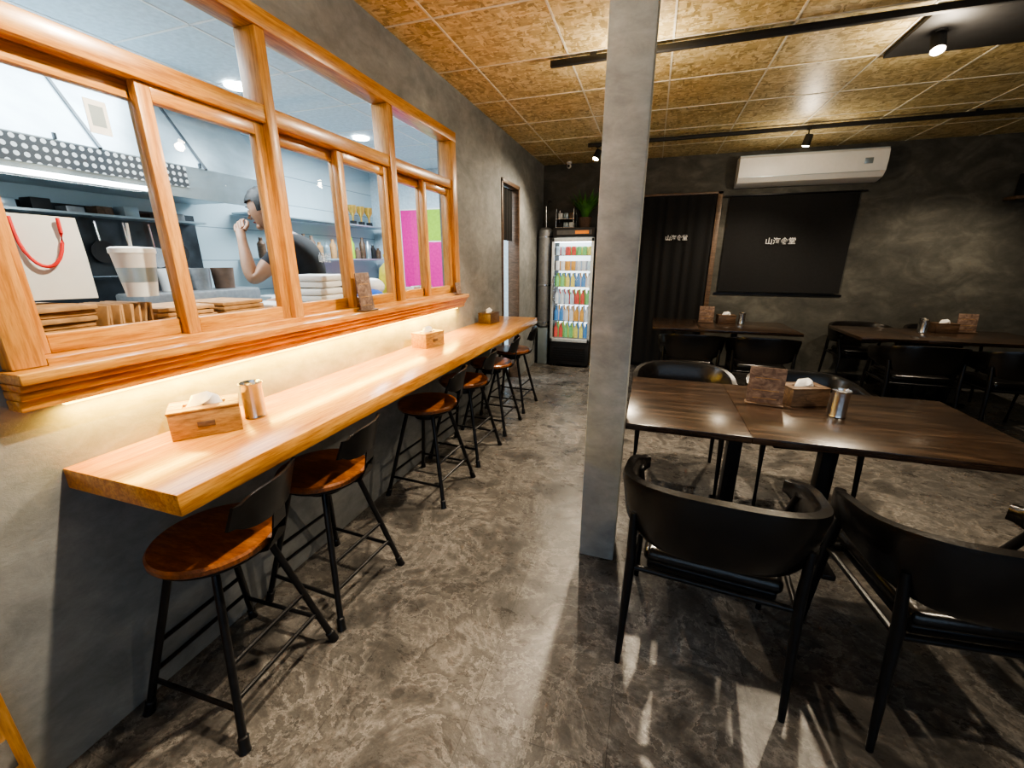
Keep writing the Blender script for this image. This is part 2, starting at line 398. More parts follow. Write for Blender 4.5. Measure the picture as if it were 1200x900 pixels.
for (x,y,r) in [(.305,1.56,-5),(1.04,1.55,6),(1.80,1.62,4),(.27,2.95,178),(1.00,2.92,184),
                (.46,4.82,0),(1.14,4.82,-3),(2.42,4.80,0),(3.12,4.78,3),
                (2.45,5.90,180),(3.2,5.9,180)]:
    inst('dining_chair',cm,(x,y,0),r)

# ------------------------------------------------------------------ tables
def table_mesh(w,d):
    b=B();wn=M['walnut'];mt=M['metal']
    s=-w/2+.545
    b.box((-w/2,-d/2,.718),(s-.0008,d/2,.75),wn,.002);b.box((s+.0008,-d/2,.718),(w/2,d/2,.75),wn,.002)
    for px in (-.25,.19):
        b.box((px-.035,-.035,.03),(px+.035,.035,.69),mt,.004)
        b.box((px-.20,-.22,.69),(px+.20,.22,.717),mt,.003)
        b.box((px-.03,-.31,0),(px+.03,.31,.03),mt,.008)
    b.box((-.45,-.03,.0),(.40,.03,.03),mt,.008)
    return b.mesh('dining_table')
tm=table_mesh(1.64,.87)
inst('dining_table',tm,(.765,2.365,0));o=inst('dining_table',tm,(.83,5.52,0));o.scale=(.93,1,1);inst('dining_table',tm,(2.90,5.47,0))

# ------------------------------------------------------------------ table-top things
def napkin(mat,w=.20,d=.13,h=.10):
    b=B();t=.008
    b.box((-w/2,-d/2,0),(w/2,d/2,h-t),mat,.002)
    b.box((-w/2-.002,-d/2-.002,h-t),(w/2+.002,-.02,h),mat,.002);b.box((-w/2-.002,.02,h-t),(w/2+.002,d/2+.002,h),mat,.002)
    b.box((-w/2-.002,-.021,h-t),(-.06,.021,h),mat,.002);b.box((.06,-.021,h-t),(w/2+.002,.021,h),mat,.002)
    b.box((-.025,-d/2-.003,.035),(.025,-d/2,.055),M['boxdark'],.001)
    tb=bmesh.new();n=14;low=[];hi=[]
    for k in range(n):
        a=2*math.pi*k/n
        low.append(tb.verts.new((.055*math.cos(a),.016*math.sin(a),h-t)))
        rr=1+.25*math.sin(3*a)
        hi.append(tb.verts.new((.035*rr*math.cos(a)+.008,.024*rr*math.sin(a),h+.018+.012*math.cos(2*a+1))))
    top=tb.verts.new((.015,0,h+.042))
    for k in range(n):
        tb.faces.new((low[k],low[(k+1)%n],hi[(k+1)%n],hi[k]));tb.faces.new((hi[k],hi[(k+1)%n],top))
    b.add(tb,M['paper']);return b.mesh('napkin_box')
nb=napkin(M['boxwood']);nd=napkin(M['boxdark'])
def cup_mesh():
    return B().lathe([(0,0),(.036,0),(.039,.004),(.037,.012),(.037,.125),(.041,.136),(.039,.137),(.035,.125),(.035,.01),(0,.008)],M['steel'],32).mesh('steel_cup')
cu=cup_mesh()
z=.9205
inst('napkin_box',nb,(-1.452,.965,z),52);inst('steel_cup',cu,(-1.41,1.118,z))
inst('napkin_box',nb,(-1.46,2.56,z),80);inst('napkin_box',nd,(-1.46,3.75,z),85)
z=.7505
inst('napkin_box',nd,(.84,2.53,z),20);inst('steel_cup',cu,(.945,2.35,z))
inst('napkin_box',nd,(.93,5.75,z),5);inst('steel_cup',cu,(1.10,5.70,z))
inst('napkin_box',nd,(3.06,5.70,z),5);inst('steel_cup',cu,(2.84,5.60,z));inst('steel_cup',cu,(2.90,5.75,z))
def menu_mesh():
    b=B();b.box((-.085,-.004,.0),(.085,.004,.20),M['menu'],.002,TR((0,0,0),0,-8))
    b.box((-.09,-.03,0),(.09,.03,.008),M['boxdark'],.002)
    for i in range(7):
        w=.05+.02*random.random()
        if i in(0,2,5): b.box((-w,-.0045,.03+i*.022),(w,-.004,.034+i*.022),M['boxwood'],0,TR((0,0,0),0,-8))
    return b.mesh('menu_stand')
mn=menu_mesh()
inst('menu_stand',mn,(.64,2.44,z),-8);inst('menu_stand',mn,(.70,5.70,z),0);inst('menu_stand',mn,(3.28,5.74,z),0)
b=inst('menu_stand',mn,(XL+.074,1.99,1.2255),90);b.scale=(.7,.8,1.05)
b=inst('menu_stand',mn,(XL+.074,3.20,1.2255),90);b.scale=(.5,.6,.5)

# ------------------------------------------------------------------ back wall items
def curtain(name,x0,x1,z0,z1,y,amp=.012,waves=7):
    b=B();tb=bmesh.new();n=90;rows=[]
    for zz in (z1,(z0+z1)/2,z0):
        rows.append([tb.verts.new((x0+(x1-x0)*i/n,y+amp*math.sin(i/n*waves*2*math.pi+ .7*math.sin(i*.21))*(1.2 if zz<z1 else .5),zz)) for i in range(n+1)])
    for A,C in zip(rows,rows[1:]):
        for i in range(n): tb.faces.new((A[i],A[i+1],C[i+1],C[i]))
    b.add(tb,M['cloth']);return b.done(name,ang=80)
c1=curtain('blackout_curtain',.86,2.24,1.10,2.27,YB-.03,.004,3)
b=B();b.box((.82,YB-.012,1.06),(2.28,YB-.002,1.085),M['metal']);b.box((.80,YB-.05,2.27),(2.30,YB-.03,2.285),M['metal'],.003);b.done('curtain_rod')
c2=curtain('noren_curtain',-.22,.70,.05,2.30,YB-.07,.010,7)
b=B();b.box((.715,YB-.04,0),(.775,YB,2.34),M['boxdark'],.003);b.box((-.26,YB-.04,0),(-.225,YB,2.34),M['boxdark'],.003);b.box((-.26,YB-.04,2.31),(.775,YB,2.34),M['boxdark'],.003);b.done('trim_2')
def logo(name,x,z,y,size,par):
    cu_=bpy.data.curves.new(name,'FONT');cu_.body='山海食堂';cu_.size=size;cu_.align_x='CENTER';cu_.extrude=.001;cu_.offset=.001
    o=bpy.data.objects.new(name,cu_);bpy.context.collection.objects.link(o);o.location=(x,y,z);o.rotation_euler=(R(90),0,0);cu_.materials.append(M['whitetxt']);o.parent=par
logo('printed_logo',1.50,1.70,YB-.045,.085,c1);logo('printed_logo_door',.27,1.76,YB-.10,.07,c2)
b=B();wt=M['white']
prof=[(0,0),(-.05,-.0),(-.17,.035),(-.215,.09),(-.225,.20),(-.215,.30),(-.19,.325),(0,.325)]
tb=bmesh.new();L=[tb.verts.new((.89,YB+p[0]-.001,2.365+p[1])) for p in prof];Rr=[tb.verts.new((2.36,YB+p[0]-.001,2.365+p[1])) for p in prof]
for k in range(len(prof)):
    k2=(k+1)%len(prof);tb.faces.new((L[k],L[k2],Rr[k2],Rr[k]))
tb.faces.new(L);tb.faces.new(Rr[::-1]);b.add(tb,wt)
b.box((.95,YB-.226,2.452),(2.30,YB-.2215,2.456),M['steelk'])
b.box((2.14,YB-.229,2.53),(2.22,YB-.224,2.59),M['steelk'],.002);b.box((.89,YB-.20,2.689),(2.36,YB-.02,2.695),M['steelk'])
b.done('air_conditioner',ang=25)
b=B();b.box((3.56,YB-.18,2.12),(4.25,YB,2.15),M['boxdark'],.003);b.box((3.62,YB-.15,2.15),(3.80,YB-.03,2.38),M['black'],.01);b.box((3.86,YB-.15,2.15),(4.1,YB-.03,2.30),M['black'],.01);b.done('wall_shelf')
B().box((XL,YB-.012,0),(XR,YB,.08),M['black']).done('baseboard_back')
b=B();b.lathe([(0,0),(.035,0),(.035,-.02),(.0,-.02)],wt,20,TR((-1.2,YB-.12,CH)));b.ball((-1.2,YB-.12,CH-.05),.032,wt);b.lathe([(0,0),(.016,0),(.016,.01),(0,.01)],M['black'],16,TR((-1.2,YB-.15,CH-.055),0,90));b.done('security_camera')

# ------------------------------------------------------------------ cooler
b=B();x0,x1=-1.33,-.76;y0,y1=5.85,6.27;bk=M['black'];fw=plain('cooler_white',(.62,.66,.68),.35)
b.box((x0,y0,.03),(x1,y1,.36),bk,.008);b.box((x0,y0,1.80),(x1,y1,1.92),bk,.008)
b.box((x0,y0+.04,.36),(x0+.02,y1,1.80),bk);b.box((x1-.02,y0+.04,.36),(x1,y1,1.80),bk);b.box((x0,y1-.02,.36),(x1,y1,1.80),fw)
b.box((x0+.02,y1-.03,.40),(x1-.02,y1-.021,1.78),M['coolglow'])
for (a,c,z0,z1) in [(x0,x0+.035,.37,1.79),(x1-.035,x1,.37,1.79)]: b.box((a,y0-.02,z0),(c,y0+.02,z1),fw,.004)
b.box((x0,y0-.02,.37),(x1,y0+.02,.42),fw,.004);b.box((x0,y0-.02,1.74),(x1,y0+.02,1.79),fw,.004)
b.quad([(x0+.035,y0,.42),(x1-.035,y0,.42),(x1-.035,y0,1.74),(x0+.035,y0,1.74)],M['fglass'])
b.tube([(x0+.05,y0-.045,.95),(x0+.05,y0-.045,1.30)],.01,M['steel'],10);b.box((x0+.04,y0-.05,.95),(x0+.06,y0-.01,.97),M['steel']);b.box((x0+.04,y0-.05,1.28),(x0+.06,y0-.01,1.30),M['steel'])
b.box((x0+.06,y0-.003,1.83),(x1-.04,y0+.0,1.89),plain('cooler_sign',(.10,.10,.10),.4));b.box((x1-.26,y0-.006,1.84),(x1-.08,y0-.002,1.88),plain('orange_label',(.7,.2,.02),.4,emit=(.7,.2,.02),es=.5))
for k in range(6): b.box((x0+.05,y0-.003,.09+k*.035),(x1-.05,y0+.0,.105+k*.035),M['metal'])
for z_ in (.42,.66,.90,1.14,1.36,1.56): b.box((x0+.02,y0+.04,z_),(x1-.02,y1-.04,z_+.008),M['steel'])
b.box((x0+.05,y0+.02,0),(x0+.10,y1-.05,.03),bk);b.box((x1-.10,y0+.02,0),(x1-.05,y1-.05,.03),bk)
b.box((x0+.03,y0+.05,1.735),(x1-.03,y0+.07,1.745),M['tube'])
cool=b.done('drinks_cooler')
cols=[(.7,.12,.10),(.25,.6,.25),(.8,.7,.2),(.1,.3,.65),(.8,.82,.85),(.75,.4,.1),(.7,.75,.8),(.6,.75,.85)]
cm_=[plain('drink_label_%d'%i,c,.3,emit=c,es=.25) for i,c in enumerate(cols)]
b=B()
for r_,z_ in enumerate((.428,.668,.908,1.148,1.368,1.568)):
    h=[.20,.20,.19,.18,.15,.14][r_]
    for row in (0,1,2):
        for k in range(7):
            xx=x0+.065+k*.074;mc=cm_[(r_*3+k//2+row)%8]
            T=TR((xx,y0+.09+row*.1,z_))
            if r_<4: b.lathe([(0,0),(.028,0),(.029,.01),(.029,h*.6),(.012,h*.85),(.012,h),(0,h)],mc,12,T)
            else: b.lathe([(0,0),(.026,0),(.030,.008),(.030,h*.75),(.024,h*.82),(0,h*.82)],mc,12,T)
b.done('drink_bottles',parent=cool)
b=B()
for k in range(2):
    zz=1.925+k*.11;b.box((-1.32,5.95,zz),(-1.06,6.2,zz+.008),M['steel'])
for (xx,yy) in [(-1.31,5.96),(-1.07,5.96),(-1.31,6.19),(-1.07,6.19)]: b.tube([(xx,yy,1.922),(xx,yy,2.17)],.006,M['steel'],8)
for k in range(3): b.box((-1.29+k*.075,6.0,2.045),(-1.23+k*.075,6.15,2.12),[M['white'],M['steelk'],M['boxdark']][k],.004)
for k in range(3): b.box((-1.29+k*.075,6.0,1.935),(-1.23+k*.075,6.15,2.00),[M['black'],M['steelk'],M['white']][k],.004)
b.done('wire_rack')
b=B();T=TR((-.93,6.05,1.922));b.lathe([(0,0),(.065,0),(.09,.13),(.095,.135),(.085,.135),(.08,.12),(0,.12)],M['terra'],24,T)
for k in range(90):
    a=random.uniform(0,6.28);ln=random.uniform(.25,.46);sp=random.uniform(.3,.8)
    base=Vector((-.93+.03*math.cos(a),6.05+.03*math.sin(a),2.04));pts=[];
    for t in (0,.35,.7,1):
        rr=sp*ln*t**1.3*.75;pts.append(base+Vector((math.cos(a)*rr,min(math.sin(a)*rr,.2),ln*t*(1-.25*t*sp*2))))
    W_=[.003,.016,.015,.001]
    b.sweep(pts,lambda i:[(-W_[i],0),(0,-.002),(W_[i],0),(0,.001)],M['leaf'])
b.done('potted_plant')
b=B();T=TR((-1.455,5.98,0))
b.lathe([(0,.55),(.06,.55),(.095,.58),(.1,.62),(.1,1.84),(.095,1.90),(.06,1.93),(0,1.94)],M['tank'],32,T)
for zz in (.62,1.15,1.8): b.lathe([(.1,zz),(.103,zz),(.103,zz+.02),(.1,zz+.02)],M['steel'],32,T)
b.tube([(-1.455,5.98,1.93),(-1.455,5.98,2.2),(-1.455,6.15,2.3),(-1.455,6.28,2.3)],.012,M['steel'],10)
b.box((-1.53,5.9,0),(-1.38,6.06,.55),M['steelk'],.01)
b.done('water_heater')
b=B()
for (y0_,y1_,z0,z1) in [(4.47,4.51,0,2.33),(5.06,5.10,0,2.33),(4.47,5.10,2.29,2.33)]: b.box((XL-.125,y0_,z0),(XL+.012,y1_,z1),M['boxdark'],.003)
b.done('trim_3')
b=B();tb=bmesh.new();n=50
rows=[[tb.verts.new((XL-.06+.012*math.sin(i*.7),4.52+.5*i/n,zz)) for i in range(n+1)] for zz in (2.28,1.72)]
for i in range(n):
    if i!=25: tb.faces.new((rows[0][i],rows[0][i+1],rows[1][i+1],rows[1][i]))
b.add(tb,M['cloth']);b.done('doorway_noren',ang=80)

# ------------------------------------------------------------------ ceiling tracks and lamps
B().box((-.76,3.135,CH-.055),(1.95,3.17,CH-.02),M['black'],.003).box((-.5,3.14,CH-.02),(-.46,3.165,CH),M['black']).box((1.6,3.14,CH-.02),(1.64,3.165,CH),M['black']).done('ceiling_track')
B().box((-.81,5.235,CH-.055),(4.2,5.27,CH-.02),M['black'],.003).box((-.5,5.24,CH-.02),(-.46,5.265,CH),M['black']).box((2.6,5.24,CH-.02),(2.64,5.265,CH),M['black']).done('ceiling_track')
B().box((1.30,3.20,CH-.03),(3.2,3.76,CH-.001),M['black'],.004).done('ceiling_access_panel')
def spot_head(name,loc,target,power,size=1.9,col=(1,.84,.62),blend=.6,top=None,spill=0):
    d=(Vector(target)-Vector(loc)).normalized()
    q=d.to_track_quat('-Z','Y').to_matrix().to_4x4()
    b=B();T=Matrix.Translation(loc)@q
    b.lathe([(0,.10),(.032,.10),(.034,.095),(.036,.0),(.033,-.002),(.031,.012),(0,.012)],M['black'],24,T)
    b.lathe([(0,.010),(.030,.010),(.030,.0),(.018,-.006),(0,-.008)],M['lamp'],24,T)
    c=Vector(loc)-d*.05
    tz=top if top else CH-.05
    b.tube([c+Vector((0,0,0)),(c.x,c.y,tz)],.006,M['black'],8)
    b.lathe([(0,0),(.025,0),(.025,.03),(0,.03)],M['black'],16,TR((c.x,c.y,tz-.01)))
    o=b.done(name)
    l=bpy.data.lights.new('bulb','SPOT');l.energy=power;l.color=col;l.spot_size=size;l.spot_blend=blend;l.shadow_soft_size=.03
    lo=bpy.data.objects.new('bulb',l);bpy.context.collection.objects.link(lo);lo.matrix_world=Matrix.Translation(Vector(loc)+d*.02)@q;lo.parent=o
    if spill:  # extra omni light added beside the bulb to brighten the ceiling
        l=bpy.data.lights.new('added_spill','POINT');l.energy=spill;l.color=col;l.shadow_soft_size=.04
        lo=bpy.data.objects.new('added_spill',l);bpy.context.collection.objects.link(lo);lo.location=Vector(loc)+d*.06;lo.parent=o
    return o
spot_head('track_spotlight',(1.43,3.40,2.64),(1.3,2.4,.7),140,1.9,top=CH-.03,spill=22)
spot_head('track_spotlight',(1.33,5.25,2.58),(1.0,5.4,.7),120,2.2,spill=12)
spot_head('track_spotlight',(-.72,5.25,2.60),(-1.3,4.6,.9),130,2.3)
spot_head('track_spotlight',(3.2,5.25,2.60),(3.0,5.5,.7),100,2.2)
spot_head('track_spotlight',(-.20,3.15,2.60),(-.65,1.9,0),300,2.0,spill=22)
B().box((-.9,1.10,CH-.055),(2.6,1.135,CH-.02),M['black'],.003).done('ceiling_track')
spot_head('track_spotlight',(-.55,1.12,2.60),(-1.5,.6,.8),250,1.6,spill=18)
spot_head('track_spotlight',(1.9,1.12,2.60),(1.3,1.2,0),120,1.7)

def area(name,loc,rot,sx,sy,power,col,par=None):
    l=bpy.data.lights.new(name,'AREA');l.shape='RECTANGLE';l.size=sx;l.size_y=sy;l.energy=power;l.color=col
    o=bpy.data.objects.new(name,l);bpy.context.collection.objects.link(o);o.location=loc;o.rotation_euler=rot
    return o
area('led_light',(XL+.035,1.96,1.102),(0,0,0),.02,2.6,44,(1,.62,.08))
area('daylight',(1.1,YF+.05,1.5),(R(-90),0,0),4.2,1.9,300,(.62,.80,1.0))
area('kitchen_panel_light',(-2.8,1.6,2.66),(0,0,0),1.0,1.2,60,(.88,.96,1))
area('kitchen_panel_light',(-2.8,4.0,2.66),(0,0,0),1.0,1.2,120,(.88,.96,1))

# ------------------------------------------------------------------ kitchen
KX=-4.0;KF=.12
B().box((KX,-.6,0),(XL-.12,5.7,KF),M['steelk']).done('floor_kitchen')
b=B();b.box((KX,-.6,2.70),(XL-.12,5.7,2.76),M['kceil'])
for k in range(10): b.box((KX,-.5+k*.62,2.697),(XL-.12,-.485+k*.62,2.701),M['white'])
for k in range(4): b.box((KX+.3+k*.62,-.6,2.697),(KX+.315+k*.62,5.6,2.701),M['white'])
b.done('ceiling_kitchen')
B().box((KX-.1,-.6,0),(KX,5.7,2.76),M['tile']).done('wall_kitchen_left')
B().box((KX,5.6,0),(XL-.12,5.7,2.76),M['kceil']).done('wall_kitchen_back')
B().box((KX,-.7,0),(XL-.12,-.6,2.76),M['kceil']).done('wall_kitchen_front')
b=B()
for yy in (2.66,4.04): b.lathe([(0,0),(.075,0),(.08,-.01),(.07,-.015),(0,-.015)],M['klamp'],24,TR((-2.94,yy,2.697)))
b.done('kitchen_downlights')
b=B();S=M['steelk']
tb=bmesh.new();pr=[(-3.98,1.98),(-3.0,1.98),(-3.0,2.10),(-3.35,2.55),(-3.98,2.55)]
A=[tb.verts.new((p[0],.1,p[1])) for p in pr];C=[tb.verts.new((p[0],2.95,p[1])) for p in pr]
for k in range(5): tb.faces.new((A[k],A[(k+1)%5],C[(k+1)%5],C[k]))
tb.faces.new(A);tb.faces.new(C[::-1]);b.add(tb,S)
b.box((-3.01,.1,1.90),(-2.99,2.95,1.98),S)
b.box((-2.989,.15,1.965),(-2.983,2.2,2.09),M['holes'])
b.box((-3.06,.5,1.905),(-2.985,1.95,1.935),M['tube'],.01)
for yy in (.8,1.55,2.3): b.box((-3.0,yy,2.10),(-2.985,yy+.012,2.13),M['darksteel'])
for yy in (.55,1.15,1.75,2.35): b.sweep([(-2.995,yy,2.10),(-3.345,yy,2.55)],[(-.008,-.006),(.008,-.006),(.008,.006),(-.008,.006)],M['darksteel'])
b.tube([(-2.96,.6,2.35),(-2.96,1.1,2.35),(-2.96,1.1,2.0),(-2.96,1.16,1.96)],.02,M['tank'],10)
b.tube([(-3.2,2.2,2.6),(-3.2,3.1,2.6),(-3.2,3.1,2.2),(-3.9,3.1,2.2)],.06,M['tank'],14)
b.box((-3.8,1.0,2.55),(-3.4,1.5,2.70),S);b.done('range_hood')
area('hood_light',(-3.1,1.3,1.89),(0,0,0),.1,1.5,14,(.95,1,1))
b=B();b.box((-3.98,.1,KF),(-3.2,2.9,.98),S,.01);b.box((-3.985,.1,.98),(-3.96,2.9,1.88),M['darksteel'])
for k in range(5):
    yy=.5+k*.5;b.lathe([(0,0),(.15,0),(.17,.02),(.17,.16),(.165,.16),(.16,.03),(0,.03)],[M['steel'],M['black']][k%2],24,TR((-3.55,yy,.99)))
for k in range(12):
    yy=.7+k*.18;b.tube([(-3.94,yy,1.78),(-3.93,yy,1.58)],.008,M['steel'],8);b.lathe([(0,0),(.075,.012),(.08,.03),(.075,.03),(0,.018)],[M['black'],M['tank'],M['steel'],M['black']][k%4],20,TR((-3.94,yy,1.48+.04*(k%3)),0,0,90))
b.box((-3.96,.3,1.80),(-3.75,2.85,1.815),S)
for k in range(14): b.box((-3.92,.4+k*.17,1.815),(-3.8,.5+k*.17,1.815+.04+.05*(k*7%3)/3),[M['black'],M['tank'],M['boxdark'],M['steelk']][k%4],.004)
b.tube([(-3.9,.5,1.38),(-3.9,2.8,1.38)],.012,M['steel'],8)
b.box((-3.5,1.9,.99),(-3.2,2.8,1.28),M['tank'],.02)
for k in range(4): b.lathe([(0,0),(.07,0),(.08,.16),(.075,.16),(0,.02)],[M['steel'],M['white'],M['tank'],M['terra']][k],20,TR((-3.35,2.0+k*.2,1.282)))
b.done('stove_line')
b=B()
b.box((-3.98,3.3,1.50),(-3.65,5.5,1.52),S,.003);b.box((-3.98,3.3,1.93),(-3.70,5.5,1.95),S,.003)
for k in range(18):
    yy=3.42+k*.115;h=random.uniform(.12,.28)
    b.lathe([(0,0),(.035,0),(.04,.01),(.04,h*.7),(.018,h*.85),(.018,h),(0,h)],random.choice([M['white'],M['steelk'],M['terra'],M['boxdark'],M['tank'],M['green'],M['kraft'],M['black']]),16,TR((-3.80,yy,1.52)))
b.box((-3.98,3.2,KF),(-3.4,5.5,1.05),S,.01)
for k in range(7): b.box((-3.9,3.3+k*.3,1.052),(-3.65,3.5+k*.3,1.15+.05*(k%3)),[M['white'],M['tank'],M['blue'],M['kraft'],M['black'],M['steel'],M['red']][k],.01)
b.done('kitchen_shelf')
b=B()
for k in range(4):
    yy=4.75+k*.17;T=TR((-3.82,yy,1.952))
    b.box((-.03,-.03,0),(.03,.03,.05),M['black'],.003,T)
    b.lathe([(.012,.05),(.012,.10),(.02,.12),(.05,.17),(.055,.24),(.05,.24),(.045,.18),(0,.14)],M['gold'],20,T)
    for s_ in (-1,1): b.tube([(0,s_*.05,.22),(0,s_*.075,.20),(0,s_*.07,.16),(0,s_*.035,.15)],.005,M['gold'],6,T=T)
b.done('trophies')
b=B();b.box((-3.52,5.57,1.0),(-2.78,5.598,2.2),M['white'],.003);b.box((-3.50,5.562,1.02),(-3.17,5.57,2.18),M['magenta']);b.box((-3.13,5.562,1.02),(-2.80,5.57,1.75),M['magenta']);b.box((-3.13,5.562,1.77),(-2.80,5.57,2.18),M['green']);b.done('poster')
b=B();b.box((-2.01,.45,1.175),(XL-.135,3.3,1.20),S,.003)
for yy in (.5,1.8,3.2): b.box((-1.99,yy,KF),(-1.95,yy+.04,1.175),S)
b.box((-2.01,.45,.6),(XL-.14,3.3,.62),S);b.done('pass_ledge')
b=B()
for (yc,n,rz,lean) in [(.78,9,0,0),(.97,10,8,18),(1.19,7,-6,4),(1.42,7,5,2)]:
    for k in range(n):
        if lean>10: b.box((-.11,-.012,0),(.11,-.004,.15),M['kraft'],.002,TR((-1.86,yc-.07+k*.016,1.202),rz+random.uniform(-4,4),random.uniform(-12,-4)))
        else: b.box((-.13,-.10,0),(.13,.10,.016),M['kraft'],.004,TR((-1.86+random.uniform(-.01,.01),yc,1.202+k*.018),rz+random.uniform(-5,5)))
b.done('paper_bag_stack')
b=B();T=TR((-1.91,.86,1.375),62)
tb=bmesh.new();w,d,h=.115,.045,.27
lo_=[tb.verts.new(p) for p in [(-w,-d,0),(w,-d,0),(w,d,0),(-w,d,0)]];mi_=[tb.verts.new(p) for p in [(-w,-d,h*.5),(w,-d,h*.5),(w,d*.9,h*.5),(-w,d*.9,h*.5)]]
ml=[tb.verts.new(p) for p in [(-w*.94,-d*.7,h),(w*.97,-d*.6,h*.96),(w*.97,d*.5,h*.97),(-w*.96,d*.6,h*1.01)]]
for A,C in ((lo_,mi_),(mi_,ml)):
    for k in range(4): tb.faces.new((A[k],A[(k+1)%4],C[(k+1)%4],C[k]))
tb.faces.new(lo_[::-1]);b.add(tb,M['white'],T)
hp=[]
for k in range(15):
    a=math.pi*k/14;hp.append((.02-.052*math.cos(a),-.062+.016*abs(math.cos(a))**3,.255-.15*math.sin(a)**.8))
b.tube(hp,.005,M['red'],8,T=T)
b.done('shopping_bag')
b=B();T=TR((-1.76,1.045,1.375));b.lathe([(0,0),(.045,0),(.062,.145),(.066,.15),(.066,.165),(.058,.17),(0,.172)],M['white'],32,T);b.tube([(0,0,.17),(.004,.002,.25)],.004,M['paper'],8,T=T)
b.lathe([(.0515,.05),(.0575,.10)],M['steelk'],32,T).done('takeaway_cup')
b=B()
for k in range(3):
    T=TR((-1.84,1.97+.005*k,1.202+k*.075),4*k);b.box((-.11,-.10,0),(.11,.10,.035),M['white'],.012,T);b.box((-.115,-.105,.035),(.115,.105,.07),M['white'],.014,T)
b.box((-.10,-.09,0),(.10,.09,.09),M['paper'],.01,TR((-1.86,1.66,1.202),8));b.done('takeaway_boxes')
b=B();b.lathe([(0,0),(.07,0),(.09,.06),(.085,.06),(0,.02)],M['blue'],24,TR((-1.86,2.55,1.202)));b.ball((-1.88,2.56,1.32),(.08,.09,.06),M['white']);b.ball((-1.86,2.50,1.26),(.10,.08,.05),M['blue'])
b.done('plastic_bowl')
b=B();b.lathe([(0,0),(.06,0),(.075,.12),(.06,.24),(.015,.29),(.03,.34),(0,.33)],M['yellow'],14,TR((-1.88,2.76,1.202))).done('yellow_plastic_bag')
b=B()
for k in range(4): b.lathe([(0,0),(.05,0),(.065,.09),(.06,.09),(0,.01)],[M['white'],M['steel']][k%2],20,TR((-1.84,2.92+.10*k,1.202)))
b.done('bowls')

# ------------------------------------------------------------------ cook
DX=Vector((-.10,.09,.02))
cook=empty('cook',(-2.25,2.26,KF))
Fv=Vector((-.9,-.44,0)).normalized();Lv=Vector((.44,-.9,0)).normalized()
V=Vector
joints={}
vs=[];rad=[];es=[]
def J(n,p,r,par=None):
    vs.append(V(p)+DX);rad.append(r);joints[n]=len(vs)-1
    if par:es.append((joints[par],joints[n]))
J('pelvis',(-2.12,2.24,1.04),(.15,.12))
J('waist',(-2.12,2.235,1.20),(.135,.11),'pelvis')
J('chest',(-2.13,2.225,1.40),(.16,.125),'waist')
J('upper',(-2.155,2.21,1.55),(.13,.10),'chest')
J('neck',(-2.20,2.18,1.645),(.058,.058),'upper')
J('neck2',(-2.25,2.15,1.72),(.052,.052),'neck')
J('shL',V((-2.155,2.21,1.565))+Lv*.165,(.07,.07),'upper')
J('elL',(-2.19,1.87,1.355),(.046,.046),'shL')
J('faL',(-2.225,1.885,1.46),(.040,.040),'elL')
J('wrL',(-2.285,1.925,1.60),(.027,.027),'faL')
J('palL',(-2.335,1.965,1.665),(.034,.024),'wrL')
J('shR',V((-2.155,2.21,1.565))-Lv*.165,(.07,.07),'upper')
J('elR',(-2.34,2.44,1.31),(.048,.048),'shR')
J('wrR',(-2.52,2.33,1.19),(.027,.027),'elR')
J('palR',(-2.59,2.28,1.17),(.034,.024),'wrR')
for s_,n in ((1,'L'),(-1,'R')):
    h=V((-2.12,2.24,.98))+Lv*.10*s_
    J('hip'+n,h,(.10,.10),'pelvis');J('kn'+n,h+V((-.02,0,-.42)),(.07,.07),'hip'+n);J('an'+n,V((h.x+.01,h.y,KF+.05)),(.045,.045),'kn'+n);J('toe'+n,V((h.x,h.y,KF+.015))+Fv*.14,(.04,.035),'an'+n)
me=bpy.data.meshes.new('body');me.from_pydata([tuple(v) for v in vs],es,[]);
bo=bpy.data.objects.new('body_tmp',me);bpy.context.collection.objects.link(bo)
md=bo.modifiers.new('s','SKIN');md.use_smooth_shade=True;bo.modifiers.new('ss','SUBSURF').levels=2
for i,r_ in enumerate(rad): me.skin_vertices[0].data[i].radius=r_
me.skin_vertices[0].data[0].use_root=True
bpy.context.view_layer.update()
dg=bpy.context.evaluated_depsgraph_get();em=bpy.data.meshes.new_from_object(bo.evaluated_get(dg))
bpy.data.objects.remove(bo)
em.materials.clear()
for k in ('shirt','skin','pants'): em.materials.append(M[k])
def dseg(p,a,c):
    t=max(0,min(1,(p-a).dot(c-a)/(c-a).length_squared));return (p-(a+(c-a)*t)).length
jv=lambda n:vs[joints[n]]
midL=jv('shL').lerp(jv('elL'),.62);midR=jv('shR').lerp(jv('elR'),.62)
for f in em.polygons:
    c=f.center;i=0
    if c.z<1.05:i=2
    if min(dseg(c,midL,jv('elL')),dseg(c,jv('elL'),jv('wrL')),dseg(c,jv('wrL'),jv('palL')))<.058 : i=1
    if min(dseg(c,midR,jv('elR')),dseg(c,jv('elR'),jv('wrR')),dseg(c,jv('wrR'),jv('palR')))<.058 : i=1
    if dseg(c,jv('neck'),jv('neck2'))<.075 and c.z>1.665: i=1
    f.material_index=i;f.use_smooth=True
body=bpy.data.objects.new('body',em);bpy.context.collection.objects.link(body)
body.parent=cook;body.location=-cook.location
